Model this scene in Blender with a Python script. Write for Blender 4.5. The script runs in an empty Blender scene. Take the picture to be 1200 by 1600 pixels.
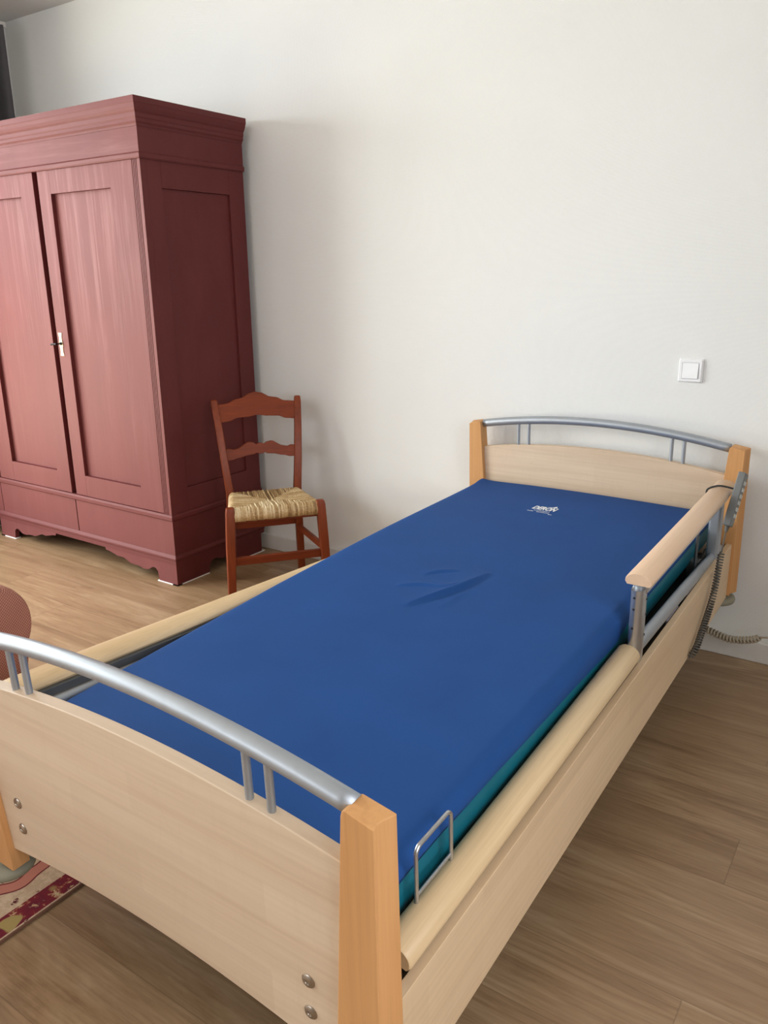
import bpy, bmesh, math, random
from mathutils import Vector, Matrix
random.seed(7)
C = bpy.context.scene.collection
PI = math.pi

# ------------------------------------------------------------------ helpers
def link(o):
    C.objects.link(o); return o

def empty(name, loc=(0, 0, 0), rotz=0.0):
    o = bpy.data.objects.new(name, None); link(o)
    o.empty_display_size = .05
    o.location = loc; o.rotation_euler = (0, 0, rotz)
    return o

def tag(o, label=None, cat=None, group=None, kind=None):
    if label: o['label'] = label
    if cat: o['category'] = cat
    if group: o['group'] = group
    if kind: o['kind'] = kind
    return o

def obj(name, bm, mat, parent=None, smooth=False, bevel=0.0, seg=2, sub=0, auto=None):
    bmesh.ops.recalc_face_normals(bm, faces=bm.faces[:])
    me = bpy.data.meshes.new(name); bm.to_mesh(me); bm.free()
    mats = mat if isinstance(mat, (list, tuple)) else [mat]
    for m in mats: me.materials.append(m)
    o = bpy.data.objects.new(name, me); link(o)
    if parent is not None: o.parent = parent
    if smooth or bevel:
        for p in me.polygons: p.use_smooth = True
    if bevel:
        b = o.modifiers.new('Bevel', 'BEVEL'); b.width = bevel; b.segments = seg
        b.limit_method = 'ANGLE'; b.angle_limit = math.radians(35)
        b.harden_normals = True
    if sub:
        s = o.modifiers.new('Subdivision', 'SUBSURF'); s.levels = sub; s.render_levels = sub
    if auto and not bevel:
        me.set_sharp_from_angle(angle=math.radians(auto))
    return o

def box(bm, x0, x1, y0, y1, z0, z1, mi=0):
    v = [bm.verts.new((x, y, z)) for x in (x0, x1) for y in (y0, y1) for z in (z0, z1)]
    for f in ((0, 1, 3, 2), (4, 6, 7, 5), (0, 4, 5, 1), (2, 3, 7, 6), (0, 2, 6, 4), (1, 5, 7, 3)):
        bm.faces.new([v[i] for i in f]).material_index = mi
    return v

def hexa(bm, bot, top):
    """box from 4 bottom and 4 top corners (same winding)"""
    a = [bm.verts.new(p) for p in bot]; b = [bm.verts.new(p) for p in top]
    bm.faces.new(a[::-1]); bm.faces.new(b)
    n = len(a)
    for i in range(n):
        j = (i + 1) % n
        bm.faces.new((a[i], a[j], b[j], b[i]))

def loft(bm, loops, cap=True, closed=False):
    """loops: list of equally long closed point loops"""
    L = [[bm.verts.new(p) for p in lp] for lp in loops]
    n = len(L[0]); m = len(L)
    for k in range(m if closed else m - 1):
        a, b = L[k], L[(k + 1) % m]
        for i in range(n):
            j = (i + 1) % n
            bm.faces.new((a[i], a[j], b[j], b[i]))
    if cap and not closed:
        bm.faces.new(L[0][::-1]); bm.faces.new(L[-1])

def prism(bm, poly, fn0, fn1):
    loft(bm, [[fn0(p) for p in poly], [fn1(p) for p in poly]])

def tube(bm, pts, r, seg=12, ry=None, cap=True, closed=False, up=None):
    pts = [Vector(p) for p in pts]; n = len(pts)
    ry = ry or r
    T = []
    for i in range(n):
        if closed: t = pts[(i + 1) % n] - pts[i - 1]
        else: t = pts[min(i + 1, n - 1)] - pts[max(i - 1, 0)]
        T.append(t.normalized())
    u = Vector(up) if up else (Vector((0, 0, 1)) if abs(T[0].z) < .9 else Vector((1, 0, 0)))
    loops = []
    for i in range(n):
        u = (u - T[i] * u.dot(T[i])).normalized()
        w = T[i].cross(u)
        rr = r[i] if isinstance(r, (list, tuple)) else r
        r2 = ry[i] if isinstance(ry, (list, tuple)) else ry
        loops.append([pts[i] + w * (rr * math.cos(2 * PI * k / seg)) + u * (r2 * math.sin(2 * PI * k / seg)) for k in range(seg)])
    loft(bm, loops, cap=cap, closed=closed)

def lathe(bm, prof, seg=24, axis='Z', c=(0, 0, 0)):
    """prof: (r, h) list, closed with caps"""
    loops = []
    for r, h in prof:
        lp = []
        for k in range(seg):
            a = 2 * PI * k / seg
            x, y = r * math.cos(a), r * math.sin(a)
            p = {'Z': (x, y, h), 'Y': (x, h, y), 'X': (h, x, y)}[axis]
            lp.append((p[0] + c[0], p[1] + c[1], p[2] + c[2]))
        loops.append(lp)
    loft(bm, loops)

def NB(): return bmesh.new()

def catmull(P, n=12):
    P = [Vector(p) for p in P]; out = []
    for i in range(len(P) - 1):
        p0 = P[max(i - 1, 0)]; p1 = P[i]; p2 = P[i + 1]; p3 = P[min(i + 2, len(P) - 1)]
        for k in range(n):
            t = k / n
            out.append(.5 * ((2 * p1) + (p2 - p0) * t + (2 * p0 - 5 * p1 + 4 * p2 - p3) * t * t + (-p0 + 3 * p1 - 3 * p2 + p3) * t ** 3))
    out.append(P[-1]); return out

def helix(path, r, turns, per=14):
    """coil wound round a path"""
    P = [Vector(p) for p in path]; L = [0]
    for i in range(1, len(P)): L.append(L[-1] + (P[i] - P[i - 1]).length)
    N = turns * per; out = []; u = Vector((1, 0, .2)); j = 0
    for k in range(N + 1):
        s = L[-1] * k / N
        while j < len(P) - 2 and L[j + 1] < s: j += 1
        d = (P[j + 1] - P[j]); p = P[j] + d * ((s - L[j]) / max(d.length, 1e-9)); t = d.normalized()
        u = (u - t * u.dot(t)).normalized(); w = t.cross(u); a = 2 * PI * k / per
        e = min(1, k / per, (N - k) / per)
        out.append(p + (u * math.cos(a) + w * math.sin(a)) * r * e)
    return out

# ------------------------------------------------------------------ materials
class N:
    def __init__(s, name):
        s.m = bpy.data.materials.new(name); s.m.use_nodes = True
        s.t = s.m.node_tree; s.b = s.t.nodes['Principled BSDF']; s.out = s.t.nodes['Material Output']
    def n(s, ty, ins=None, **kw):
        o = s.t.nodes.new(ty)
        for k, v in kw.items(): setattr(o, k, v)
        for k, v in (ins or {}).items(): s.set(o, k, v)
        return o
    def set(s, o, k, v):
        if isinstance(v, bpy.types.NodeSocket): s.t.links.new(v, o.inputs[k])
        elif isinstance(v, bpy.types.Node): s.t.links.new(v.outputs[0], o.inputs[k])
        else: o.inputs[k].default_value = v
    def math(s, op, a, b=0.0, c=0.0):
        return s.n('ShaderNodeMath', {0: a, 1: b, 2: c}, operation=op).outputs[0]
    def coord(s, kind='Object'): return s.n('ShaderNodeTexCoord').outputs[kind]
    def map(s, scale=(1, 1, 1), rot=(0, 0, 0), loc=(0, 0, 0), src=None):
        return s.n('ShaderNodeMapping', {0: src or s.coord(), 'Scale': scale, 'Rotation': rot, 'Location': loc}).outputs[0]
    def noise(s, vec, scale=5, detail=4, rough=.55, dist=0):
        return s.n('ShaderNodeTexNoise', {'Vector': vec, 'Scale': scale, 'Detail': detail, 'Roughness': rough, 'Distortion': dist}).outputs[0]
    def ramp(s, fac, stops):
        o = s.n('ShaderNodeValToRGB', {0: fac}); e = o.color_ramp.elements
        while len(e) < len(stops): e.new(.5)
        for i, (p, c) in enumerate(stops):
            e[i].position = p; e[i].color = (*c, 1) if not isinstance(c, float) else (c, c, c, 1)
        return o.outputs[0]
    def mix(s, f, a, b, blend='MIX'):
        o = s.n('ShaderNodeMix', data_type='RGBA', blend_type=blend)
        for k, v in ((0, f), (6, a), (7, b)):
            if isinstance(v, tuple) and len(v) == 3: v = (*v, 1)
            s.set(o, k, v)
        return o.outputs[2]
    def bump(s, h, strength=.3, dist=.001):
        o = s.n('ShaderNodeBump', {'Height': h, 'Strength': strength, 'Distance': dist})
        s.t.links.new(o.outputs[0], s.b.inputs['Normal'])
    def base(s, v):
        if isinstance(v, tuple): v = (*v, 1)
        s.set(s.b, 'Base Color', v)
    def rough(s, v): s.set(s.b, 'Roughness', v)

def srgb(r, g, b):
    f = lambda c: c / 12.92 if c <= .04045 else ((c + .055) / 1.055) ** 2.4
    return (f(r / 255), f(g / 255), f(b / 255))

def plain(name, col, rough=.5, metal=0.0, spec=None, mottle=.06, scale=30):
    m = N(name)
    v = m.noise(m.coord(), scale, 3)
    hi = tuple(min(1, c * (1 + mottle)) for c in col); lo = tuple(c * (1 - mottle) for c in col)
    m.base(m.ramp(v, [(.35, lo), (.65, hi)])); m.rough(rough)
    m.b.inputs['Metallic'].default_value = metal
    if spec is not None: m.b.inputs['Specular IOR Level'].default_value = spec
    return m.m

def wood(name, dark, light, axis='X', scale=1.0, rough=.4, strength=1.0, fine=.5, loc=(0, 0, 0), spec=.35, boards=0):
    m = N(name); m.b.inputs['Specular IOR Level'].default_value = spec
    st = {'X': (.8, 14, 14), 'Y': (14, .8, 14), 'Z': (14, 14, .8)}[axis]
    fs = {'X': (3, 130, 130), 'Y': (130, 3, 130), 'Z': (130, 130, 3)}[axis]
    v1 = m.noise(m.map(tuple(s * scale for s in st), loc=loc), 1, 5, .6, .9)
    v2 = m.noise(m.map(tuple(s * scale for s in fs), loc=loc), 1, 3, .6)
    col = m.ramp(v1, [(.5 - .2 * strength, dark), (.5 + .2 * strength, light)])
    col = m.mix(fine * .35, col, m.ramp(v2, [(.3, tuple(c * .72 for c in dark)), (.6, light)]))
    if boards:
        # edge-glued staves and cross-grain figure of the maple
        q = m.n('ShaderNodeSeparateXYZ', {0: m.coord()})
        vec = m.n('ShaderNodeCombineXYZ', {0: q.outputs[0 if axis == 'X' else 1], 1: q.outputs[2], 2: 0.0}).outputs[0]
        br = m.n('ShaderNodeTexBrick', {'Vector': vec, 'Scale': 1.0, 'Brick Width': .46, 'Row Height': .083, 'Mortar Size': 0.0, 'Color1': (0, 0, 0, 1), 'Color2': (1, 1, 1, 1), 'Mortar': (.5, .5, .5, 1)}, offset=.37)
        col = m.mix(m.math('MULTIPLY', br.outputs[0], boards), col, tuple(c * .82 for c in dark))
        fig = m.noise(m.map((34, 34, 9) if axis == 'X' else (34, 34, 9), loc=(2, 1, 0)), 1, 3, .6, 1.5)
        col = m.mix(m.ramp(fig, [(.52, 0.0), (.72, .10)]), col, tuple(c * .80 for c in dark))
    m.base(col); m.rough(rough)
    m.bump(v2, .08, .0005)
    return m.m

M = {}
M['maple'] = wood('maple_veneer', srgb(210, 183, 155), srgb(226, 205, 180), 'X', .8, .45, boards=.32)
M['maple_y'] = wood('maple_veneer_long', srgb(208, 178, 142), srgb(224, 198, 164), 'Y', .8, .45, boards=.35)
M['beech'] = wood('beech_wood', srgb(200, 146, 94), srgb(212, 160, 107), 'Z', 1.0, .6, fine=.6, spec=.2)
M['rail_wood'] = wood('rail_wood', srgb(208, 178, 136), srgb(226, 200, 160), 'Y', 1.6, .35)
M['rail_wood_pink'] = wood('rail_wood_pale', srgb(214, 180, 150), srgb(228, 197, 168), 'Y', .6, .35, fine=.4)
M['silver'] = plain('silver_paint', (.40, .43, .47), .46, .7, mottle=.03)
M['silver_light'] = plain('silver_light', (.55, .56, .58), .28, .9, mottle=.03)
M['steel_dark'] = plain('dark_grey_steel', (.10, .105, .11), .5, .3)
M['black'] = plain('black_frame', (.012, .012, .013), .6)
M['bolt'] = plain('bronzed_bolt', (.42, .36, .30), .3, .9)
M['bumper'] = plain('grey_rubber', srgb(142, 138, 120), .6)
M['cherry'] = wood('cherry_wood', srgb(104, 43, 19), srgb(140, 63, 30), 'Z', 2.0, .38, fine=.8, spec=.3)
M['cherry_x'] = wood('cherry_wood_cross', srgb(102, 42, 19), srgb(136, 60, 29), 'X', 2.0, .45, fine=.8, spec=.25)
M['switch'] = plain('white_plastic', (.88, .89, .91), .3, mottle=.01)
M['white_wood'] = plain('white_gloss_paint', (.70, .69, .67), .45, mottle=.02)
M['grey_plastic'] = plain('grey_plastic', srgb(110, 112, 112), .5)
M['button'] = plain('button_pale_grey', srgb(190, 192, 188), .5)
M['cord_grey'] = plain('cord_dark_grey', srgb(92, 88, 82), .5)
M['cord_beige'] = plain('cord_beige', srgb(168, 156, 136), .5)
M['brass'] = plain('aged_brass', (.62, .55, .36), .35, .85, mottle=.2, scale=120)
M['key'] = plain('black_iron', (.012, .010, .010), .4, .5)
M['print'] = plain('white_print', (.86, .88, .90), .6, mottle=.01)
M['felt'] = plain('white_felt', (.85, .84, .83), .9)

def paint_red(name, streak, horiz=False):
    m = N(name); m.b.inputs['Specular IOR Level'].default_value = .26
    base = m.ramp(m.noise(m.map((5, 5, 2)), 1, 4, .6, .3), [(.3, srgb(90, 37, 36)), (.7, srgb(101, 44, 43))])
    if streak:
        # chalky brush streaks along the board; lit front painted lighter than the shaded sides
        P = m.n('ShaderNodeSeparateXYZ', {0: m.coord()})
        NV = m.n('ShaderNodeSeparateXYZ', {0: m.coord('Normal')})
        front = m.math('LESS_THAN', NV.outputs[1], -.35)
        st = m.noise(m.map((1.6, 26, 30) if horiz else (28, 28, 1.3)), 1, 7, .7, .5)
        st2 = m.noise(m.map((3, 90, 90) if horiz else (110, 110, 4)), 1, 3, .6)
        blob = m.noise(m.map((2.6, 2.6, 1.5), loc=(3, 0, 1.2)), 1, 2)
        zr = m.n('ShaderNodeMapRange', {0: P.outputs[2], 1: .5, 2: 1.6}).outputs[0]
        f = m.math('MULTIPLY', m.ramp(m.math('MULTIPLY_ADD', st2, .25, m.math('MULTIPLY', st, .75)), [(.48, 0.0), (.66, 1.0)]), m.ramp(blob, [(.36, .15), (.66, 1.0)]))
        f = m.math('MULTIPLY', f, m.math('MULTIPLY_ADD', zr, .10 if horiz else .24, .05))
        worn_lit = m.mix(f, m.mix(.11 if horiz else .17, base, srgb(196, 132, 128)), srgb(204, 158, 154))
        base = m.mix(front, base, worn_lit)
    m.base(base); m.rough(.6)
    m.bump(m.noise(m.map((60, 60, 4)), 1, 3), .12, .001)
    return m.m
M['red'] = paint_red('dark_red_paint', False)
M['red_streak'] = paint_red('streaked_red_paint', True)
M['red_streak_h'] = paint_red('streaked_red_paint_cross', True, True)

def wallpaper():
    m = N('white_woven_wallpaper')
    p = m.n('ShaderNodeSeparateXYZ', {0: m.coord()})
    k = 2 * PI / .0095
    a = m.math('SINE', m.math('MULTIPLY', m.math('ADD', m.math('ADD', p.outputs[0], p.outputs[1]), p.outputs[2]), k))
    b = m.math('SINE', m.math('MULTIPLY', m.math('SUBTRACT', m.math('ADD', p.outputs[0], p.outputs[1]), p.outputs[2]), k))
    h = m.math('MULTIPLY', a, b)
    m.bump(m.math('ADD', h, m.noise(m.coord(), 500, 2)), .35, .0008)
    m.base(m.ramp(m.noise(m.coord(), 2.0, 2), [(.3, (.79, .80, .79)), (.7, (.81, .82, .81))])); m.rough(.75)
    return m.m
M['wall'] = wallpaper()
M['ceiling'] = plain('ceiling_plaster', (.66, .65, .63), .9, mottle=.01)
M['wall_plain'] = plain('grey_beige_wall_paint', (.42, .40, .37), .85, mottle=.02)

def floor_mat():
    m = N('oak_plank_floor')
    p = m.n('ShaderNodeSeparateXYZ', {0: m.coord()})
    H = .1803; L = 1.35
    yy = m.math('DIVIDE', m.math('ADD', p.outputs[1], 1.0288 + H * 40), H)
    row = m.math('FLOOR', yy)
    xx = m.math('ADD', m.math('DIVIDE', m.math('ADD', p.outputs[0], .207 + L * 10), L), m.math('MULTIPLY', row, 1 / 3))
    # row of the photographed butt joint is 38 -> remove its phase
    xx = m.math('SUBTRACT', xx, 39 / 3)
    col = m.math('FLOOR', xx)
    cid = m.n('ShaderNodeCombineXYZ', {0: row, 1: col, 2: 3.0})
    wn = m.n('ShaderNodeTexWhiteNoise', {'Vector': cid}, noise_dimensions='3D')
    off = m.n('ShaderNodeVectorMath', {0: wn.outputs[1], 1: (40, 40, 40)}, operation='MULTIPLY').outputs[0]
    pos = m.n('ShaderNodeVectorMath', {0: m.coord(), 1: off}, operation='ADD').outputs[0]
    g1 = m.noise(m.map((1.3, 10, 1), src=pos), 1, 7, .64, 1.6)
    g2 = m.noise(m.map((6, 110, 1), src=pos), 1, 4, .6, .2)
    c = m.ramp(g1, [(.30, srgb(116, 86, 58)), (.48, srgb(154, 123, 91)), (.58, srgb(166, 137, 104)), (.72, srgb(192, 166, 134))])
    c = m.mix(.30, c, m.ramp(g2, [(.32, srgb(118, 90, 64)), (.6, srgb(182, 154, 122))]))
    c = m.mix(m.math('MULTIPLY', wn.outputs[0], .38), c, srgb(132, 103, 74))
    fy = m.math('FRACT', yy); ey = m.math('MINIMUM', fy, m.math('SUBTRACT', 1.0, fy))
    fx = m.math('FRACT', xx); ex = m.math('MINIMUM', fx, m.math('SUBTRACT', 1.0, fx))
    sy = m.math('LESS_THAN', ey, .006); sx = m.math('LESS_THAN', ex, .0011)
    seam = m.math('MAXIMUM', sy, sx)
    c = m.mix(m.math('MULTIPLY', seam, .3), c, srgb(78, 55, 36))
    m.base(c)
    m.rough(m.ramp(g2, [(.2, .30), (.8, .40)]))
    m.bump(m.math('SUBTRACT', g2, seam), .12, .0008)
    return m.m
M['floor'] = floor_mat()

def fabric(name, col, scale=900, rough=.8, sheen=0.0, var=.12, spec=.3):
    m = N(name); m.b.inputs['Specular IOR Level'].default_value = spec
    v = m.noise(m.coord(), 6, 3)
    m.base(m.ramp(v, [(.3, tuple(c * (1 - var) for c in col)), (.7, tuple(c * (1 + var) for c in col))]))
    m.rough(rough)
    m.b.inputs['Sheen Weight'].default_value = sheen
    m.bump(m.noise(m.coord(), scale, 2), .1, .0005)
    return m.m
M['blue'] = fabric('blue_stretch_cover', srgb(32, 74, 136), 700, .7, .0, .05, .15)
M['teal'] = fabric('teal_mattress_side', srgb(8, 98, 116), 700, .5, 0, .06)
M['curtain'] = fabric('grey_curtain_cloth', srgb(84, 82, 86), 400, .9)

def arm_fabric():
    m = N('rose_brown_woven_upholstery')
    w1 = m.n('ShaderNodeTexWave', {'Vector': m.map((1, 1, 1), rot=(0, .75, 0)), 'Scale': 58, 'Distortion': .4, 'Detail': 1}, wave_type='BANDS', bands_direction='Z').outputs[1]
    w2 = m.n('ShaderNodeTexWave', {'Vector': m.map((1, 1, 1), rot=(0, -.9, 0)), 'Scale': 58, 'Distortion': .4, 'Detail': 1}, wave_type='BANDS', bands_direction='Z').outputs[1]
    f = m.math('MULTIPLY', w1, m.math('MULTIPLY_ADD', w2, .6, .4))
    m.base(m.ramp(f, [(.1, srgb(138, 86, 74)), (.8, srgb(192, 134, 114))])); m.rough(.85)
    m.bump(f, .5, .0015)
    return m.m
M['arm'] = arm_fabric()

def rush():
    m = N('rush_strands')
    at_ = m.n('ShaderNodeAttribute', attribute_name='strand').outputs[2]
    v = m.noise(m.coord(), 230, 3, .7)
    f = m.math('MULTIPLY_ADD', m.math('SUBTRACT', v, .5), .9, at_)
    m.base(m.ramp(f, [(.05, srgb(78, 54, 28)), (.35, srgb(150, 116, 72)), (.62, srgb(190, 160, 114)), (.95, srgb(228, 210, 174))])); m.rough(.55)
    m.bump(v, .3, .001)
    return m.m
M['rush'] = rush()

def rug_mat():
    m = N('red_beige_persian_pile')
    p = m.n('ShaderNodeSeparateXYZ', {0: m.coord()})
    X, Y = p.outputs[0], p.outputs[1]          # X = 0 at the right edge, negative into the rug
    n1 = m.noise(m.coord(), 34, 4, .65); n2 = m.noise(m.map((1, 1, 1), loc=(5, 2, 0)), 75, 3, .6)
    d = m.math('MULTIPLY', X, -1.0)
    beige = m.ramp(n2, [(.42, srgb(196, 170, 142)), (.62, srgb(214, 192, 164))])
    beige = m.mix(m.ramp(n1, [(.60, 0.0), (.64, 1.0)]), beige, srgb(96, 28, 36))
    red = m.ramp(n1, [(.36, srgb(205, 178, 140)), (.40, srgb(158, 96, 72)), (.44, srgb(126, 26, 40)), (.62, srgb(104, 18, 44)), (.66, srgb(196, 160, 120))])
    red = m.mix(m.ramp(m.noise(m.map((1, .6, 1), loc=(1, 8, 0)), 13, 1), [(.62, 0.0), (.64, 1.0)]), red, srgb(172, 150, 92))
    # scalloped ring motifs
    per = .38
    ly = m.math('SUBTRACT', m.math('MODULO', m.math('ADD', Y, 40 * per + per * .5), per), per * .5)
    lx = m.math('SUBTRACT', d, .243)
    r = m.math('SQRT', m.math('ADD', m.math('MULTIPLY', lx, lx), m.math('MULTIPLY', ly, ly)))
    r = m.math('ADD', r, m.math('MULTIPLY', m.math('SINE', m.math('MULTIPLY', m.math('ARCTAN2', ly, lx), 9.0)), .004))
    q = m.math('ABSOLUTE', m.math('SUBTRACT', r, .122))
    ring_out = m.math('LESS_THAN', q, .0185); ring_in = m.math('LESS_THAN', q, .0145)
    c = m.mix(ring_out, beige, srgb(110, 24, 36)); c = m.mix(ring_in, c, srgb(196, 128, 112))
    band = m.math('MULTIPLY', m.math('GREATER_THAN', d, .007), m.math('LESS_THAN', d, .059))
    c = m.mix(band, c, red)
    c = m.mix(m.math('LESS_THAN', d, .003), c, srgb(120, 84, 66))
    m.base(c); m.rough(.95); m.bump(m.noise(m.coord(), 700, 2), .5, .002)
    return m.m
M['rug'] = rug_mat()

def glass():
    m = N('window_glass')
    tr = m.n('ShaderNodeBsdfTransparent'); gl = m.n('ShaderNodeBsdfGlossy', {'Roughness': .02})
    mx = m.n('ShaderNodeMixShader', {0: .05, 1: tr, 2: gl})
    m.t.links.new(mx.outputs[0], m.out.inputs[0])
    return m.m
M['glass'] = glass()

# ------------------------------------------------------------------ room
XL, XR, YF, ZC = -4.38, 1.05, -5.3, 2.655
def struct(name, bm, mat, parent=None):
    o = obj(name, bm, mat, parent); o['kind'] = 'structure'; return o
b = NB(); box(b, XL - .3, XR + .2, YF - .3, .2, -.15, 0); struct('floor', b, M['floor'])
b = NB(); box(b, XL - .3, XR + .2, YF - .3, .2, ZC, ZC + .15); struct('ceiling', b, M['ceiling'])
b = NB(); box(b, XL - .3, XR + .2, 0, .2, 0, ZC); struct('wall_back', b, M['wall'])
def wall_with_hole(name, axis, pos, a0, a1, w0, w1, z0, z1, thick, mat='wall_plain'):
    b = NB()
    segs = [(a0, w0, 0, ZC), (w1, a1, 0, ZC), (w0, w1, 0, z0), (w0, w1, z1, ZC)]
    for s0, s1, q0, q1 in segs:
        if s1 - s0 < 1e-4 or q1 - q0 < 1e-4: continue
        if axis == 'Y': box(b, min(pos, pos + thick), max(pos, pos + thick), s0, s1, q0, q1)
        else: box(b, s0, s1, min(pos, pos + thick), max(pos, pos + thick), q0, q1)
    return struct(name, b, M[mat])
WL = (-4.5, -.95, .25, 2.42)
wall_with_hole('wall_left', 'Y', XL, YF, 0, WL[0], WL[1], WL[2], WL[3], -.25, 'wall')
WF = (-3.7, -1.4, .85, 2.35)
wall_with_hole('wall_front', 'X', YF, XL - .25, XR, WF[0], WF[1], WF[2], WF[3], -.25)
WR = (-3.5, -1.8, .7, 2.3)
wall_with_hole('wall_right', 'Y', XR, YF, 0, WR[0], WR[1], WR[2], WR[3], .25)
def window(name, axis, pos, w0, w1, z0, z1, n):
    b = NB()
    def bar(s0, s1, q0, q1):
        if axis == 'Y': box(b, pos - .035, pos + .035, s0, s1, q0, q1)
        else: box(b, s0, s1, pos - .035, pos + .035, q0, q1)
    t = .06
    bar(w0, w1, z0, z0 + t); bar(w0, w1, z1 - t, z1)
    for k in range(n + 1):
        c = w0 + (w1 - w0) * k / n
        bar(max(w0, c - t / 2), min(w1, c + t / 2), z0 + t, z1 - t)
    fr = struct(name, b, M['white_wood'])
    b = NB()
    if axis == 'Y': box(b, pos - .003, pos + .003, w0 + .03, w1 - .03, z0 + .03, z1 - .03)
    else: box(b, w0 + .03, w1 - .03, pos - .003, pos + .003, z0 + .03, z1 - .03)
    obj('window_pane', b, M['glass'], fr)
window('window_1', 'Y', XL - .12, *WL, 3)
window('window_2', 'X', YF - .12, *WF, 2)
window('added_fill_window', 'Y', XR + .12, *WR, 2)  # unseen window added to let light onto the bed side panel
b = NB(); box(b, XL, XR, -.014, 0, 0, .077); o = struct('baseboard_back', b, M['white_wood'])
o.modifiers.new('Bevel', 'BEVEL').width = .003
b = NB(); box(b, XR - .014, XR, YF, -.014, 0, .077); struct('baseboard_right', b, M['white_wood'])
b = NB(); box(b, XL, XL + .014, YF, -.014, 0, .077); struct('baseboard_left', b, M['white_wood'])

# ------------------------------------------------------------------ care bed
ex = Vector((math.cos(-.0051), math.sin(-.0051), 0))
ey = Vector((math.sin(.0051) * math.cos(.036), math.cos(.0051) * math.cos(.036), math.sin(.036)))
ez = ex.cross(ey)
BM = Matrix((ex, ey, ez)).transposed()
BO = Vector((-.9591, -.074, .6)) + BM @ Vector((0, 0, -.6))
BINV = (Matrix.Translation(BO) @ BM.to_4x4()).inverted()
bed = empty('care_bed', BO); bed.rotation_euler = BM.to_euler()
tag(bed, 'maple and beech care bed with grey metal rails standing against the wall', 'bed')
YH, YFB = 0.0, -2.106            # centre planes of head and foot boards

# end boards
def board(name, yc):
    b = NB(); P = []
    for k in range(33):
        x = -.452 + .904 * k / 32; P.append((x, .342 - .2 * x * x))
    for k in range(33):
        x = .452 - .904 * k / 32; P.append((x, .7215 - .185 * x * x))
    prism(b, P, lambda p: (p[0], yc - .0125, p[1]), lambda p: (p[0], yc + .0125, p[1]))
    return obj(name, b, M['maple'], bed, bevel=.0025)
head_panel = board('headboard_panel', YH); foot_panel = board('footboard_panel', YFB)
for yc in (YH, YFB):
    b = NB(); tube(b, [(-.457 + .914 * k / 40, yc, .8175 - .205 * (-.457 + .914 * k / 40) ** 2) for k in range(41)], .0152, 20)
    obj('top_rail', b, M['silver'], bed, smooth=True)
    for x in (-.3095, -.267, .267, .3085):
        b = NB(); tube(b, [(x, yc, .7215 - .185 * x * x - .004), (x, yc, .8175 - .205 * x * x - .006)], .0064, 14)
        obj('rail_spindle', b, M['silver'], bed, smooth=True, auto=40)
# posts
def post(sx, end):
    """sx = -1/1 side, end = -1 foot (bevel towards -y) or +1 head (bevel towards +y)"""
    yc = YFB if end < 0 else YH
    yin, yout = (yc + .013, yc - .026) if end < 0 else (yc + .020, yc - .030)
    xi = (lambda z: .452 - (.788 - z) * .073) if end < 0 else (lambda z: .4595 - (.79 - z) * .07)
    xo = (lambda z: .511) if end < 0 else (lambda z: .517 + (.79 - z) * .012)
    d = yout - yin
    # plan: flat face with a hollowed cove between its ridge and the outer back edge
    cove = [(1.0, -.0085), (.90, -.0100), (.75, -.0105), (.55, -.0090), (.35, -.0055), (.15, -.0015), (0.0, 0.0)]
    L = []
    for z, ins, top in ((.262, 0, 0), (.5, 0, 0), (.774, 0, 1), (.7815, .0015, 1), (.785, .004, 1), (.7875, .009, 1)):
        lp = [(xi(z) + ins, 0.0), (xi(z) + ins, 1.0)] + [(xo(z) + o_ * (1 + .5 * min(1, (.79 - z) / .3)), t) for t, o_ in cove]
        L.append([(sx * x, yin + d * t, z - (top * (.010 + .005 * t) * max(0, (x - xi(z))) / .06)) for x, t in lp])
    b = NB(); loft(b, L)
    return obj('bed_post', b, M['beech'], bed, bevel=.0022, seg=3)
for sx in (-1, 1):
    for end in (-1, 1):
        post(sx, end)
        yc = YFB + .0 if end < 0 else YH
        b = NB(); c = (sx * (.476 if end < 0 else .462), yc, 0); q = .83 if end < 0 else 1.0
        lathe(b, [(.03 * q, .262), (.03 * q, .252), (.05 * q, .250), (.060 * q, .245), (.063 * q, .237), (.060 * q, .228), (.045 * q, .222)], 32, 'Z', c)
        obj('bumper_disc', b, M['bumper'], bed, smooth=True, auto=50)
# bolts in the foot board and head board
for sx, dx in ((1, .364), (-1, .364)):
    for z in (.441, .381):
        b = NB(); c = (sx * dx, YFB - .0125, z)
        lathe(b, [(.0115, .0), (.0118, -.0012), (.0095, -.0032), (.0045, -.0040), (.004, -.0025)], 20, 'Y', c)
        obj('bolt', b, M['bolt'], bed, smooth=True, auto=50)
# side panels
for sx in (-1, 1):
    b = NB(); box(b, min(sx * .482, sx * .5), max(sx * .482, sx * .5), YFB + .022, YH - .03, .2535, .4525)
    obj('side_panel', b, M['maple_y'], bed, bevel=.0015)
# mattress platform: dark lying surface with slats
b = NB()
box(b, -.44, .44, -2.06, -.05, .375, .41)
for sx in (-1, 1): box(b, sx * .405 - .015, sx * .405 + .015, -2.06, -.05, .30, .375)
box(b, -.42, .42, -2.06, -2.02, .30, .375); box(b, -.42, .42, -.09, -.05, .30, .375)
box(b, -.48, .48, -.42, -.38, .33, .37); box(b, -.48, .48, -1.72, -1.68, .33, .37)
plat = obj('lying_surface', b, M['black'], bed, bevel=.003)

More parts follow.
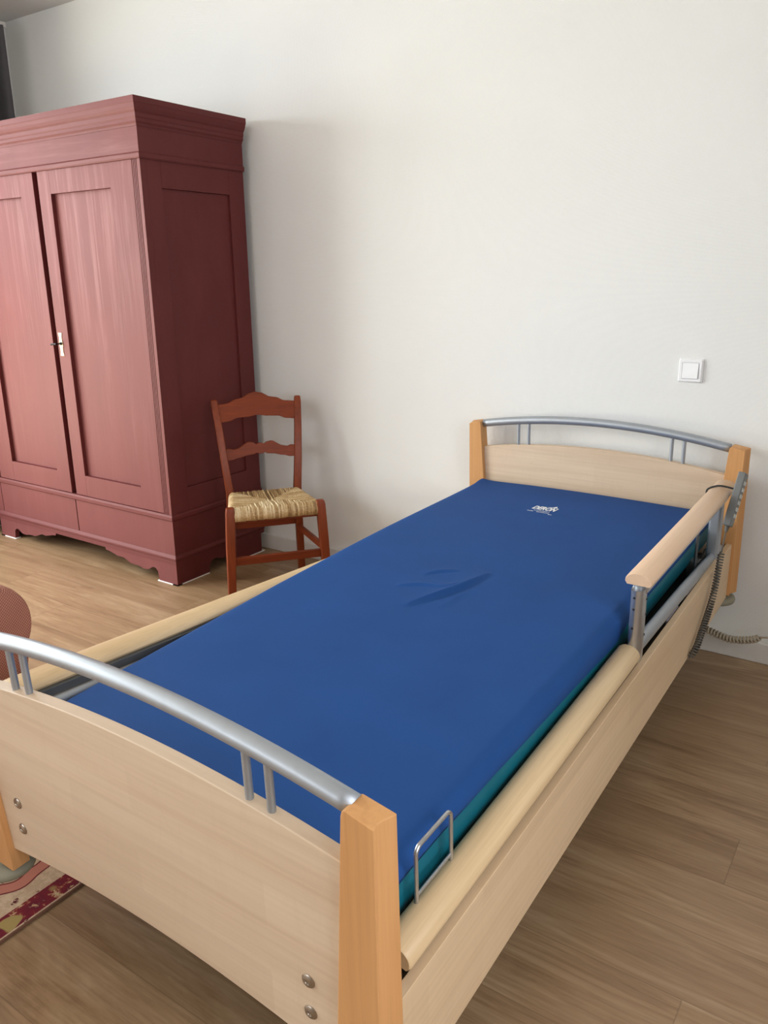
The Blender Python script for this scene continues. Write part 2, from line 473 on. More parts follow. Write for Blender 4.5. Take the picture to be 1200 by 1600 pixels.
# handrails (D profile)
def dprofile(w, h, n=14, flat=.45):
    P = [(-w / 2 + .004, 0), (w / 2 - .004, 0)]
    for k in range(n + 1):
        a = PI * k / n
        P.append((w / 2 * math.cos(a), .006 + (h - .006) * math.sin(a) ** .8))
    return P
def handrail(name, mat, xc, y0, y1, z0, z1, w=.066, h=.031, tilt=0.0):
    b = NB(); P = dprofile(w, h); ca, sa = math.cos(tilt), math.sin(tilt)
    P = [(x * ca - z * sa, x * sa + z * ca) for x, z in P]
    loops = [[(xc + p[0] * s, y, z + p[1] * s) for p in P] for y, z, s in
             ((y0, z0, .93), (y0 + .004, z0, 1), (y1 - .004, z1, 1), (y1, z1, .93))]
    loft(b, loops)
    return obj(name, b, mat, bed, smooth=True, auto=40)
raised = handrail('raised_handrail', M['rail_wood_pink'], .4725, -1.0, -.09, .6605, .6605)
raised['label'] = 'raised pale wooden guard rail'
b = NB(); box(b, .452, .49, -.975, -.12, .634, .6605)
obj('rail_channel', b, M['silver_light'], raised, bevel=.003)
low = handrail('lowered_handrail', M['rail_wood'], .4615, -2.045, -1.005, .467, .472, .058, .033, -.22)
b = NB(); box(b, .447, .477, -2.03, -1.02, .445, .472)
obj('rail_channel', b, M['steel_dark'], low, bevel=.003)
# telescopic post with punched holes between the two rail halves
b = NB()
Lp = []
for z in (.455, .648):
    lp = []
    for k in range(24):
        a = 2 * PI * k / 24; c_, s_ = math.cos(a), math.sin(a)
        lp.append((.47 + .0155 * math.copysign(abs(c_) ** .7, c_), -.978 + .030 * math.copysign(abs(s_) ** .7, s_), z))
    Lp.append(lp)
loft(b, Lp)
gp = obj('guard_post', b, M['silver_light'], bed, smooth=True, auto=40)
for zz in (.63, .60, .55):
    b = NB(); lathe(b, [(.003, 0), (.003, .001)], 10, 'Y', (.468, -1.0085, zz)); obj('punched_hole', b, M['black'], gp)
for zz in (.615, .575, .52):
    b = NB(); lathe(b, [(.003, 0), (.003, .001)], 10, 'X', (.4855, -.965, zz)); obj('punched_hole', b, M['black'], gp)
b = NB(); tube(b, [(.47, -.978, .646), (.47, -.978, .662)], .012, 16); obj('inner_tube', b, M['silver'], gp, smooth=True, auto=40)
b = NB(); box(b, .452, .488, -.2, -.155, .44, .648)
obj('guard_post', b, M['silver'], bed, bevel=.008, seg=3)
# oval side rail below the raised half
b = NB(); tube(b, [(.47, -.96, .484), (.47, -.55, .470), (.47, -.08, .441)], .013, 20, ry=.0225)
obj('side_rail', b, M['silver'], bed, smooth=True, auto=50)
# small bits of lifting linkage seen in the gap
b = NB()
box(b, .42, .455, -.30, -.26, .36, .47); box(b, .40, .46, -.22, -.12, .40, .425); tube(b, [(.44, -.36, .40), (.44, -.12, .45)], .008, 10)
tube(b, [(.452, -.33, .42), (.452, -.33, .60)], .005, 10)
obj('tilt_linkage', b, M['steel_dark'], bed, bevel=.002)
clipm = plain('lilac_grey_clip', srgb(150, 142, 150), .6)
for y0 in (-.72, -.52):
    b = NB(); box(b, .4745, .4795, y0, y0 + .11, .42, .452); obj('cable_clip', b, clipm, bed, bevel=.001)
# mattress retainer hoop
def hoop(sx):
    b = NB(); x = sx * .451; y0, y1, z0, z1, r = -1.962, -1.858, .50, .598, .013
    P = [(x, y0, z0)]
    for k in range(7):
        a = PI - PI / 2 * k / 6; P.append((x, y0 + r + r * math.cos(a), z1 - r + r * math.sin(a)))
    for k in range(7):
        a = PI / 2 - PI / 2 * k / 6; P.append((x, y1 - r + r * math.cos(a), z1 - r + r * math.sin(a)))
    P.append((x, y1, z0))
    tube(b, P, .0036, 10)
    tube(b, [(x, y0, z0 + .012), (x, y1, z0 + .012)], .003, 8)
    tube(b, [(x, y0, z0 + .002), (x, y0, .39)], .0036, 8); tube(b, [(x, y1, z0 + .002), (x, y1, .39)], .0036, 8)
    return obj('mattress_retainer', b, M['silver_light'], bed, smooth=True, auto=50)
hoop(1)
# left side rail: wooden handrail with two aluminium profiles below it, falling towards the head
def zl(y): return .604 - .093 * (y + 1.86)
b = NB(); P = dprofile(.075, .026)
loops = []
for y, s in ((-2.035, .55), (-2.03, .80), (-2.018, .95), (-2.0, 1), (-1.3, 1), (-.12, 1)):
    loops.append([(-.4975 + p[0] * s, y, zl(y) - .026 + p[1] * (.6 + .4 * s)) for p in P])
loft(b, loops)
lr = obj('far_handrail', b, M['rail_wood'], bed, smooth=True, auto=40)
def profile_tube(xc, zo, w, h, mat, parent, y0=-1.975):
    b = NB(); t = .003
    def rect(y, w_, h_): return [(xc + sx * w_ / 2, y, zl(y) + zo + sz * h_ / 2) for sx, sz in ((-1, -1), (1, -1), (1, 1), (-1, 1))]
    loft(b, [rect(y0 + .12, w - 2 * t, h - 2 * t), rect(y0, w - 2 * t, h - 2 * t), rect(y0, w, h), rect(-.12, w, h)])
    return obj('rail_channel', b, mat, parent, bevel=.0015)
profile_tube(-.4625, -.036, .022, .020, M['steel_dark'], lr, -1.99)
b = NB(); tube(b, [(-.4445, -2.012, zl(-2.012) - .061), (-.4445, -.12, zl(-.12) - .061)], .0125, 16, ry=.018)
obj('rail_channel', b, M['silver'], lr, smooth=True, auto=50)
b = NB(); box(b, -.478, -.434, -2.035, -2.014, .50, .592); obj('rail_bracket', b, M['steel_dark'], lr, bevel=.003)
b = NB(); box(b, -.478, -.434, -.2, -.16, .34, .43); obj('rail_bracket', b, M['steel_dark'], lr, bevel=.003)
# undercarriage on castors, level with the floor
b = NB()
def wbox(x0, x1, y0, y1, z0, z1): box(b, x0, x1, y0, y1, z0, z1)
wbox(-1.22, -1.17, -1.65, -.45, .085, .125); wbox(-.75, -.70, -1.65, -.45, .085, .125)
wbox(-1.22, -.70, -1.65, -1.60, .085, .125); wbox(-1.22, -.70, -.50, -.45, .085, .125)
for x in (-1.195, -.725):
    hexa(b, [(x - .02, -1.55, .12), (x + .02, -1.55, .12), (x + .02, -1.50, .12), (x - .02, -1.50, .12)],
         [(x - .02, -.70, .335), (x + .02, -.70, .335), (x + .02, -.65, .335), (x - .02, -.65, .335)])
    hexa(b, [(x - .02, -.60, .12), (x + .02, -.60, .12), (x + .02, -.55, .12), (x - .02, -.55, .12)],
         [(x - .02, -1.45, .30), (x + .02, -1.45, .30), (x + .02, -1.40, .30), (x - .02, -1.40, .30)])
for v in b.verts: v.co = BINV @ v.co
ug = obj('undercarriage', b, M['steel_dark'], bed, bevel=.003)
for x in (-1.195, -.725):
    for y in (-1.60, -.50):
        b = NB(); lathe(b, [(.022, -.014), (.038, -.014), (.042, -.008), (.042, .008), (.038, .014), (.022, .014)], 20, 'X', (x, y, .043))
        box(b, x - .02, x - .016, y - .012, y + .012, .03, .09); box(b, x + .016, x + .02, y - .012, y + .012, .03, .09)
        for v in b.verts: v.co = BINV @ v.co
        obj('castor', b, M['black'], ug, smooth=True, auto=40)

# ------------------------------------------------------------------ mattress
mat_e = empty('mattress', BO + BM @ Vector((0, -1.04, .41))); mat_e.rotation_euler = bed.rotation_euler
tag(mat_e, 'thick mattress in a blue stretch cover with teal sides lying on the care bed', 'mattress')
MX0, MX1, MY0, MY1 = -.463, .434, -2.062, -.024
def ztop(x, y):
    t = (y - MY0) / (MY1 - MY0)
    z = .5755 - .013 * t
    cx = (x - MX0) / (MX1 - MX0)
    z += .006 * math.sin(PI * min(1, max(0, cx))) - .003
    # slight softness along the near-left edge, lifted head corner
    z += .010 * math.exp(-((x - MX0) / .05) ** 2 - ((y - MY1) / .05) ** 2)
    z += .003 * math.sin(y * 5.1 + x * 2) * math.exp(-((x - MX0) / .15) ** 2)
    for (ax, ay, bx, by, h, wl, wr) in RIDGES:
        dx, dy = bx - ax, by - ay; LL = math.hypot(dx, dy)
        px, py = x - ax, y - ay
        s = (px * dx + py * dy) / (LL * LL)
        if -.05 < s < 1.05:
            s0 = min(1, max(0, s))
            d = (px * dy - py * dx) / LL           # >0 on the right of the ridge
            bend = .006 * math.sin(PI * s0 * 1.7 + ax * 30)
            d -= bend
            e = max(0, math.sin(PI * s0)) ** .6
            w = wr if d > 0 else wl
            z += h * e * math.exp(-(abs(d) / w) ** (1.3 if d > 0 else 1.0))
            if d > 0: z -= .35 * h * e * math.exp(-((d - 2.2 * wr) / (1.2 * wr)) ** 2)
    return z
RIDGES = [(-.046, -1.225, .043, -.915, .0105, .030, .0080),
          (-.145, -1.112, -.015, -1.062, .0055, .018, .006),
          (-.036, -1.075, .006, -1.03, .003, .006, .006),
          (-.118, -1.02, -.05, -.935, .0045, .020, .006),
          (-.085, -1.065, .0, -1.035, .0022, .008, .007),
          (.02, -1.19, .055, -1.06, .002, .010, .010)]
def skirt_z(x, y, side):
    """lower edge of the blue cover"""
    if side == 'r':
        P = [(-2.06, .535), (-1.99, .535), (-1.95, .548), (-1.85, .549), (-1.78, .535), (-1.6, .522), (-1.3, .506), (-1.0, .486), (-.88, .515), (-.75, .529), (-.02, .527)]
        for (y0, z0), (y1, z1) in zip(P, P[1:]):
            if y <= y1 or y1 == -.02: return z0 + (z1 - z0) * min(1, max(0, (y - y0) / (y1 - y0)))
    return .46
def axis_pts(a0, a1, fine0, fine1, fs, cs):
    out = []; p = a0
    while p < a1 - 1e-6:
        out.append(p); p += fs if fine0 < p < fine1 else cs
    out.append(a1); return out
R_ = .034
def fold(a0, a1, pts, nsk):
    """returns list of (coord, drop fraction kind): negative k = rounded / skirt rows"""
    L = []
    for i in range(nsk, 0, -1): L.append(('s', -1, i / nsk))
    for i in range(5, 0, -1): L.append(('r', -1, i / 6))
    for p in pts: L.append(('t', 0, p))
    for i in range(1, 6): L.append(('r', 1, i / 6))
    for i in range(1, nsk + 1): L.append(('s', 1, i / nsk))
    return L
xs = fold(MX0, MX1, axis_pts(MX0 + R_, MX1 - R_, -.17, .08, .004, .02), 4)
ys = fold(MY0, MY1, axis_pts(MY0 + R_, MY1 - R_, -1.25, -.88, .004, .02), 4)
def pos1(e, a0, a1):
    """position along the axis and rounding drop; skirt fraction"""
    k, s, v = e
    if k == 't': return v, 0.0, 0.0
    lo, hi = a0 + R_, a1 - R_
    ang = (v if k == 'r' else 1.0) * PI / 2
    p = (lo - R_ * math.sin(ang)) if s < 0 else (hi + R_ * math.sin(ang))
    return p, R_ * (1 - math.cos(ang)), (v if k == 's' else 0.0)
b = NB(); G = []
for ea in xs:
    row = []
    x, dx_, fx = pos1(ea, MX0, MX1)
    for eb in ys:
        y, dy_, fy = pos1(eb, MY0, MY1)
        X, Y = x, y
        # rounded corners in plan
        qx = max(0, abs(X - (MX0 + MX1) / 2) - ((MX1 - MX0) / 2 - R_)); qy = max(0, abs(Y - (MY0 + MY1) / 2) - ((MY1 - MY0) / 2 - R_))
        if qx > 0 and qy > 0:
            l = math.hypot(qx, qy); m_ = max(qx, qy); s = m_ / l
            X -= math.copysign(qx * (1 - s), X - (MX0 + MX1) / 2); Y -= math.copysign(qy * (1 - s), Y - (MY0 + MY1) / 2)
        if X < 0:
            X += .050 * min(1, max(0, (-1.25 - Y) / .8)) ** 1.2 * min(1, -X / .46) ** 2
        z = ztop(min(max(x, MX0), MX1), min(max(y, MY0), MY1)) - max(dx_, dy_)
        f = max(fx, fy)
        if f > 0:
            side = 'r' if (fx >= fy and ea[1] > 0) else 'o'
            z = z + (skirt_z(x, Y, side) - z) * f
            if side == 'r': X -= .006 * f
        row.append(b.verts.new((X, Y + 1.04, z - .41)))
    G.append(row)
for i in range(len(G) - 1):
    for j in range(len(G[0]) - 1):
        b.faces.new((G[i][j], G[i + 1][j], G[i + 1][j + 1], G[i][j + 1]))
cover = obj('blue_cover', b, M['blue'], mat_e, smooth=True)
cover['label'] = 'dark blue stretch cover'
so = cover.modifiers.new('Solidify', 'SOLIDIFY'); so.thickness = .0015; so.offset = -1
b = NB()
lp = []
def rr(x0, x1, y0, y1, r, z):
    P = []
    for cx, cy, a0 in ((x1 - r, y1 - r, 0), (x0 + r, y1 - r, 90), (x0 + r, y0 + r, 180), (x1 - r, y0 + r, 270)):
        for k in range(9):
            a = math.radians(a0 + 90 * k / 8); P.append((cx + r * math.cos(a), cy + r * math.sin(a) + 1.04, z - .41))
    return P
k = .005
loft(b, [rr(MX0 + .08, MX1 - .05, MY0 + .05, MY1 - .05, .03, .411), rr(MX0 + .07, MX1 - .03, MY0 + .03, MY1 - .03, .035, .435),
         rr(MX0 + .06, MX1 - k, MY0 + k, MY1 - k, .035, .465), rr(MX0 + .06, MX1 - k, MY0 + k, MY1 - k, .035, .535), rr(MX0 + .07, MX1 - .03, MY0 + .03, MY1 - .03, .03, .552)])
core = obj('teal_base', b, M['teal'], mat_e, smooth=True, auto=60)
core['label'] = 'teal mattress underside'
# puckered teal cloth at the near foot corner
b = NB()
tube(b, [(MX1 - .012, -2.045 + 1.04, .452 - .41), (MX1 - .004, -2.03 + 1.04, .50 - .41), (MX1 - .004, -2.0 + 1.04, .53 - .41), (MX1 - .012, -1.975 + 1.04, .553 - .41)], [.008, .013, .010, .003], 10)
obj('gathered_corner', b, M['teal'], mat_e, smooth=True)
# printed maker's mark
def text_mesh(s, size, width, loc, shear=0.0, bold=.0):
    cu = bpy.data.curves.new('t', 'FONT'); cu.body = s; cu.size = size; cu.shear = shear; cu.offset = bold
    cu.align_x = 'LEFT'; cu.extrude = .0002; cu.resolution_u = 3
    to = bpy.data.objects.new('t', cu); link(to); bpy.context.view_layer.update()
    me = bpy.data.meshes.new_from_object(to.evaluated_get(bpy.context.evaluated_depsgraph_get()))
    bpy.data.objects.remove(to)
    bb = NB(); bb.from_mesh(me); bpy.data.meshes.remove(me)
    x0 = min(v.co.x for v in bb.verts); x1 = max(v.co.x for v in bb.verts)
    sx = width / (x1 - x0)
    for v in bb.verts: v.co = Vector(((v.co.x - x0) * sx + loc[0], v.co.y + loc[1], v.co.z))
    return bb
b = NB()
parts = [text_mesh('DERON', .047, .086, (-.106, -.318), .25, .0016)]
b2 = NB(); v = [b2.verts.new(p) for p in ((-.066, -.283, 0), (-.045, -.278, 0), (-.034, -.262, 0), (-.030, -.276, 0), (-.024, -.282, 0))]
b2.faces.new(v); parts.append(b2)
# the lines of tiny print below are too small to read: rows of short strokes
for x0, x1, y, h in ((-.110, -.088, -.345, .006), (-.092, -.034, -.332, .005), (-.076, -.032, -.346, .005), (-.030, -.016, -.356, .006)):
    b2 = NB(); x = x0
    while x < x1:
        wd_ = random.uniform(.0012, .0028); box(b2, x, min(x + wd_, x1), y - h * random.uniform(.3, .5), y + h * random.uniform(.2, .5), 0, .0002); x += wd_ + .0009
    parts.append(b2)
tm = bpy.data.meshes.new('tmp')
for p in parts:
    p.to_mesh(tm); b.from_mesh(tm); p.free()
for v in b.verts:
    v.co = Vector((v.co.x, v.co.y + 1.04, ztop(v.co.x, v.co.y) - .41 + .0006 + v.co.z))
bpy.data.meshes.remove(tm)
obj('printed_logo', b, M['print'], cover)

# ------------------------------------------------------------------ hand control on the guard rail
hc = empty('bed_hand_control', BO + BM @ Vector((.52, -.2, .60))); hc.rotation_euler = bed.rotation_euler
tag(hc, 'grey bed hand control hooked over the raised wooden guard rail with a coiled cord', 'remote control')
HO = Vector((.52, -.2, .60))
def H(p): return Vector(p) - HO
p0, p1 = Vector((.5165, -.235, .583)), Vector((.5355, -.172, .742))
ax = (p1 - p0).normalized(); wx = Vector((1, 0, 0)); wx = (wx - ax * wx.dot(ax)).normalized(); wy = ax.cross(wx)
def slab(b, c0, c1, hw, ht):
    lo = [c0 + wx * (sx * ht) + wy * (sy * hw) - HO for sx, sy in ((-1, -1), (1, -1), (1, 1), (-1, 1))]
    hi = [c1 + wx * (sx * ht) + wy * (sy * hw) - HO for sx, sy in ((-1, -1), (1, -1), (1, 1), (-1, 1))]
    hexa(b, lo, hi)
b = NB(); slab(b, p0, p1, .026, .0115); hb = obj('handset_body', b, M['grey_plastic'], hc, bevel=.004, seg=3)
for i in range(6):
    for s in (-1, 1):
        b = NB(); c = p0 + ax * (.035 + .021 * i) + wx * .0115 + wy * (s * .012)
        slab(b, c - ax * .006, c + ax * .006, .007, .002); obj('button', b, M['button'], hb, bevel=.0008)
b = NB(); tube(b, [H(p) for p in catmull([(.532, -.195, .688), (.515, -.195, .694), (.472, -.195, .6975), (.44, -.195, .683), (.4365, -.195, .664)], 8)], .003, 10)
obj('hook', b, M['black'], hc, smooth=True)
b = NB(); tube(b, [H(p0 + ax * .004), H(p0 - ax * .018)], [.008, .005], 12); obj('cord_grip', b, M['cord_grey'], hc, smooth=True, auto=50)
path = catmull([p0 - ax * .016, (.516, -.262, .545), (.517, -.285, .512)], 8)
coil = catmull([(.517, -.285, .515), (.519, -.315, .470), (.519, -.36, .385), (.518, -.44, .325), (.517, -.515, .283), (.506, -.54, .262)], 10)
b = NB(); tube(b, [H(p) for p in path], .0022, 8)
tube(b, [H(p) for p in helix(coil, .0082, 42, 12)], .0026, 6)
obj('coiled_cord', b, M['cord_grey'], hc, smooth=True)

# mains cable between bed and wall
mc = empty('mains_cable', (-.5, -.1, 0)); tag(mc, 'beige coiled mains cable hanging between the bed and the wall', 'cable')
path = catmull([(-.60, -.14, .19), (-.535, -.11, .136), (-.49, -.10, .118), (-.43, -.10, .106), (-.37, -.10, .118), (-.332, -.10, .136)], 10)
b = NB(); tube(b, [Vector(p) - Vector((-.5, -.1, 0)) for p in helix(path, .0095, 27, 14)], .0044, 8)
obj('coiled_section', b, M['cord_beige'], mc, smooth=True)
b = NB(); tube(b, [Vector(p) - Vector((-.5, -.1, 0)) for p in catmull([(-.334, -.10, .136), (-.31, -.10, .142), (-.2, -.07, .15), (-.05, -.03, .2), (.05, -.012, .26)], 10)], .0034, 8)
obj('straight_section', b, M['cord_beige'], mc, smooth=True)
b = NB(); box(b, .525, .575, .055, .0985, .235, .285)
obj('plug', b, M['cord_beige'], mc, bevel=.008, seg=3)

# ------------------------------------------------------------------ light switch
ls = empty('light_switch', (-.672, -.0005, 1.013)); tag(ls, 'white square rocker light switch on the white wall above the bed', 'light switch')
b = NB()
def sq(h, y, r=.004):
    P = []
    for cx, cz, a0 in ((h - r, h - r, 0), (-h + r, h - r, 90), (-h + r, -h + r, 180), (h - r, -h + r, 270)):
        for k in range(5):
            a = math.radians(a0 + 90 * k / 4); P.append((cx + r * math.cos(a), y, cz + r * math.sin(a)))
    return P
loft(b, [sq(.0405, 0), sq(.0405, -.004), sq(.036, -.0105), sq(.0285, -.0105), sq(.0285, -.006)])
obj('switch_frame', b, M['switch'], ls, smooth=True, auto=25)
b = NB(); hexa(b, [(-.0272, -.006, -.0272), (.0272, -.006, -.0272), (.0272, -.006, .0272), (-.0272, -.006, .0272)],
               [(-.0265, -.0150, -.0265), (.0265, -.0150, -.0265), (.0265, -.0115, .0265), (-.0265, -.0115, .0265)])
obj('rocker', b, M['switch'], ls, bevel=.001)

# ------------------------------------------------------------------ wardrobe
WX0, WX1, WY0, WY1 = -4.047, -2.663, -.6205, -.045
wd = empty('wardrobe', ((WX0 + WX1) / 2, (WY0 + WY1) / 2, 0))
tag(wd, 'large old wardrobe painted dark red with streaky doors and scalloped base', 'wardrobe')
WO = Vector(wd.location)
def wobj(name, b, mat, parent=wd, **k):
    for v in b.verts: v.co -= WO
    return obj(name, b, mat, parent, **k)
# carcass: sides as frames with recessed panel, back, bottom, top, pilasters
b = NB()
def side(xo, s):
    x_in = xo - s * .022
    def bx(y0, y1, z0, z1, d=0.0): box(b, min(xo - s * d, x_in), max(xo - s * d, x_in), y0, y1, z0, z1)
    bx(WY0 + .03, -.518, .33, 1.80); bx(-.137, WY1, .33, 1.80); bx(-.518, -.137, 1.683, 1.80); bx(-.518, -.137, .33, .437)
    bx(-.518, -.137, .437, 1.683, .010)
side(WX1, 1); side(WX0, -1)
box(b, WX0 + .02, WX1 - .02, WY1 - .012, WY1, .12, 1.80); box(b, WX0 + .02, WX1 - .02, WY0 + .03, WY1, .30, .33)
box(b, WX0, WX1, WY0 + .035, WY1, .10, .305)
box(b, WX0 + .02, WX1 - .02, WY0 + .03, WY1, 1.77, 1.80)
wobj('carcass', b, M['red'], bevel=.002)
for x0, x1 in ((WX1 - .052, WX1), (WX0, WX0 + .052)):       # reeded pilasters
    b = NB(); P = [(x0, WY0 + .03), (x0, WY0)]
    n = 4; a = x0 + .0035; bw = .0088
    for k in range(n):
        P += [(a, WY0), (a + .0008, WY0 + .007), (a + .0030, WY0 + .007), (a + .0038, WY0)]
        a += bw
    P += [(x1, WY0), (x1, WY0 + .03)]
    prism(b, P, lambda p: (p[0], p[1], .331), lambda p: (p[0], p[1], 1.79))
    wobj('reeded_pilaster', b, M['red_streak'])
# frieze, cornice, waist and base mouldings: mitred profiles round front and sides
def moulding(name, prof, mat=None):
    """prof: (overhang, z) closed outline"""
    b = NB(); loops = []
    for path in (0, 1, 2, 3):
        lp = []
        for o_, z in prof:
            x0, x1, y0 = WX0 - o_, WX1 + o_, WY0 - o_
            lp.append([(x0, WY1, z), (x0, y0, z), (x1, y0, z), (x1, WY1, z)][path])
        loops.append(lp)
    loft(b, loops)
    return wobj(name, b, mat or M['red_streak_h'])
moulding('frieze', [(-.03, 1.785), (.006, 1.785), (.009, 1.790), (.009, 1.803), (.002, 1.810), (.002, 1.905), (-.03, 1.905)])
moulding('cornice', [(-.03, 1.90), (.004, 1.90), (.006, 1.908), (.012, 1.915), (.012, 1.926), (.015, 1.931), (.016, 1.945), (.022, 1.952), (.027, 1.962), (.031, 1.975), (.033, 1.978), (.033, 1.999), (-.03, 1.999)])
b = NB(); box(b, WX0, WX1, WY0, WY1, 1.93, 1.985); wobj('top_board', b, M['red'])
moulding('waist_moulding', [(-.03, .304), (.004, .304), (.0075, .308), (.0075, .322), (.003, .331), (-.03, .331)])
moulding('base_moulding', [(-.03, .098), (.006, .098), (.006, .118), (.010, .122), (.010, .130), (.004, .136), (-.001, .142), (-.03, .142)])
# lower front boards with the dark joint between them
for x0, x1 in ((WX0 + .045, -3.3585), (-3.3525, WX1)):
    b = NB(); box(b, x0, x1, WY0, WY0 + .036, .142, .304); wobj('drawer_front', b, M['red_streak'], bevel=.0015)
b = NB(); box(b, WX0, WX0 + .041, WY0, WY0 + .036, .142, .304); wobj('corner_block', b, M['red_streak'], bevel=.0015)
# scalloped plinth, front and sides
def plinth_profile(L, d):
    """(s,z) lower outline from corner (s=0) to the middle (s=L)"""
    return [(0, .004), (d, .004), (d + .003, .012), (d + .002, .030), (d + .006, .046), (d + .018, .058), (d + .036, .061), (d + .052, .053), (d + .066, .044), (d + .085, .040),
            (d + .110, .040), (d + .135, .046), (d + .165, .047), (d + .190, .047), (d + .215, .055), (d + .240, .066), (d + .262, .068), (d + .285, .066), (d + .315, .073), (d + .345, .080), (d + .372, .083), (d + .376, .0945)]
b = NB()
half = (WX1 - WX0) / 2; xm = (WX0 + WX1) / 2
pf = plinth_profile(half, .122)
ptsL = [(WX1 + .003 - s, z) for s, z in pf] + [(WX0 - .003 + s, z) for s, z in reversed(pf)]
outline = ptsL + [(WX0 - .003, .10), (WX1 + .003, .10)]
# built as quads between outline and the straight top so that it stays planar
def strip(b, lower, top, f0, f1):
    lo = sorted(lower, key=lambda p: p[0])
    loops = []
    for s, z in lo: loops.append([f0(s, z), f1(s, z), f1(s, top), f0(s, top)])
    loft(b, loops)
low_pts = []; last = None
for s, z in sorted(ptsL): low_pts.append((s + (1e-4 if last is not None and s <= last else 0), z)); last = s
strip(b, low_pts, .10, lambda s, z: (s, WY0 - .004, z), lambda s, z: (s, WY0 + .018, z))
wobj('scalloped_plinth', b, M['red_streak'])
for xo, s_ in ((WX1, 1), (WX0, -1)):
    b = NB(); Ls = (WY1 - WY0)
    ps = [(.022, .004), (.195, .004), (.198, .012), (.199, .03), (.206, .046), (.22, .058), (.24, .062), (.26, .058), (.275, .05), (.29, .0475)]
    yy = [(WY0 - .004 + s, z) for s, z in ps] + [(WY1 - s, z) for s, z in reversed(ps)]
    strip(b, yy, .10, lambda s, z: (xo + s_ * .003, s, z), lambda s, z: (xo - s_ * .018, s, z))
    wobj('scalloped_plinth', b, M['red'])
for x0, x1, y0, y1 in ((WX1 - .127, WX1 + .006, WY0 - .008, WY0 + .19), (WX0 - .006, WX0 + .127, WY0 - .008, WY0 + .19), (WX1 - .127, WX1 + .006, WY1 - .19, WY1), (WX0 - .006, WX0 + .127, WY1 - .19, WY1)):
    b = NB(); box(b, x0 + .10 if x0 > -3 else x0, x1 if x0 > -3 else x1 - .10, y0, y1, 0, .004)
    box(b, x0, x1, y0, y0 + .03, 0, .004) if y0 < -.4 else None
    wobj('felt_pad', b, M['felt'])
# doors
def door(x0, x1, px0, px1, latch):
    b = NB(); y0, y1 = WY0 + .002, WY0 + .028; z0, z1 = .333, 1.786; pz0, pz1 = .4335, 1.690
    box(b, x0, px0, y0, y1, z0, z1); box(b, px1, x1, y0, y1, z0, z1)
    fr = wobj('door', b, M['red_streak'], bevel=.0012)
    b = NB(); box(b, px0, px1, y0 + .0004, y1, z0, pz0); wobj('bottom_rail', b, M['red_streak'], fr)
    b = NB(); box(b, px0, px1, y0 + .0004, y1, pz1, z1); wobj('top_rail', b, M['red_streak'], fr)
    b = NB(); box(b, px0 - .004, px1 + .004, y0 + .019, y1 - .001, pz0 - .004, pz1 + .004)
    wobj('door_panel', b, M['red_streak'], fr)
    return fr
dl = door(WX0 + .056, -3.378, -3.862, -3.478, False)
dr = door(-3.342, WX1 - .054, -3.258, -2.857, True)
b = NB(); box(b, -3.376, -3.343, WY0 + .045, WY0 + .06, .333, 1.786); wobj('door_stop', b, M['red'])
b = NB(); P = []
for k in range(13):
    z = -.052 + .104 * k / 12; w = .0105 + .0022 * math.cos(k * PI / 3) ; P.append((w, z))
P = [(w, z) for w, z in P] + [(-w, z) for w, z in reversed(P)]
prism(b, P, lambda p: (-3.3145 + p[0], WY0 + .002, 1.049 + p[1]), lambda p: (-3.3145 + p[0], WY0 - .0005, 1.049 + p[1]))
esc = wobj('keyhole_plate', b, M['brass'], dr)
b = NB(); tube(b, [(-3.3145, WY0, 1.052), (-3.3145, WY0 - .03, 1.052)], .0035, 10)
tube(b, [(-3.3145 + .004, WY0 - .028, 1.052), (-3.3145 - .012, WY0 - .032, 1.052), (-3.3145 - .026, WY0 - .034, 1.050)], [.0055, .004, .005], 10)
lathe(b, [(.008, 0), (.008, -.003)], 14, 'Y', (-3.3145, WY0 - .0005, 1.052))
wobj('key', b, M['key'], dr, smooth=True, auto=40)

# ------------------------------------------------------------------ rush seat chair
d = Vector((.62995, .77663, 0)); 
ch = empty('dining_chair', (-2.2458, -.4349, 0), math.atan2(d.y, d.x))
tag(ch, 'reddish-brown ladder-back wooden chair with a woven rush seat beside the wardrobe', 'chair')
def leg_loop(c, hw, hd, ang=0):
    return [(c[0] + sx * hw, c[1] + sy * hd, c[2]) for sx, sy in ((-1, -1), (1, -1), (1, 1), (-1, 1))]
for s in (-1, 1):
    b = NB()
    loft(b, [leg_loop((s * .205, -.172, 0), .016, .016), leg_loop((s * .194, -.158, .28), .019, .018), leg_loop((s * .187, -.150, .425), .0185, .018), leg_loop((s * .186, -.149, .445), .016, .015)])
    obj('front_leg', b, M['cherry'], ch, bevel=.006, seg=3)
    b = NB()
    loft(b, [leg_loop((s * .162, .205, 0), .015, .016), leg_loop((s * .154, .182, .25), .0165, .018), leg_loop((s * .1515, .176, .42), .0165, .019),
             leg_loop((s * .164, .196, .56), .016, .016), leg_loop((s * .175, .226, .70), .0155, .014), leg_loop((s * .184, .262, .80), .015, .012), leg_loop((s * .1855, .268, .822), .013, .010)])
    obj('back_post', b, M['cherry'], ch, bevel=.005, seg=3)
def ycurve(z):
    P = [(.42, .176), (.56, .196), (.70, .226), (.80, .262), (.85, .28)]
    for (a, p), (c, q) in zip(P, P[1:]):
        if z <= c: return p + (q - p) * (z - a) / (c - a)
    return .28
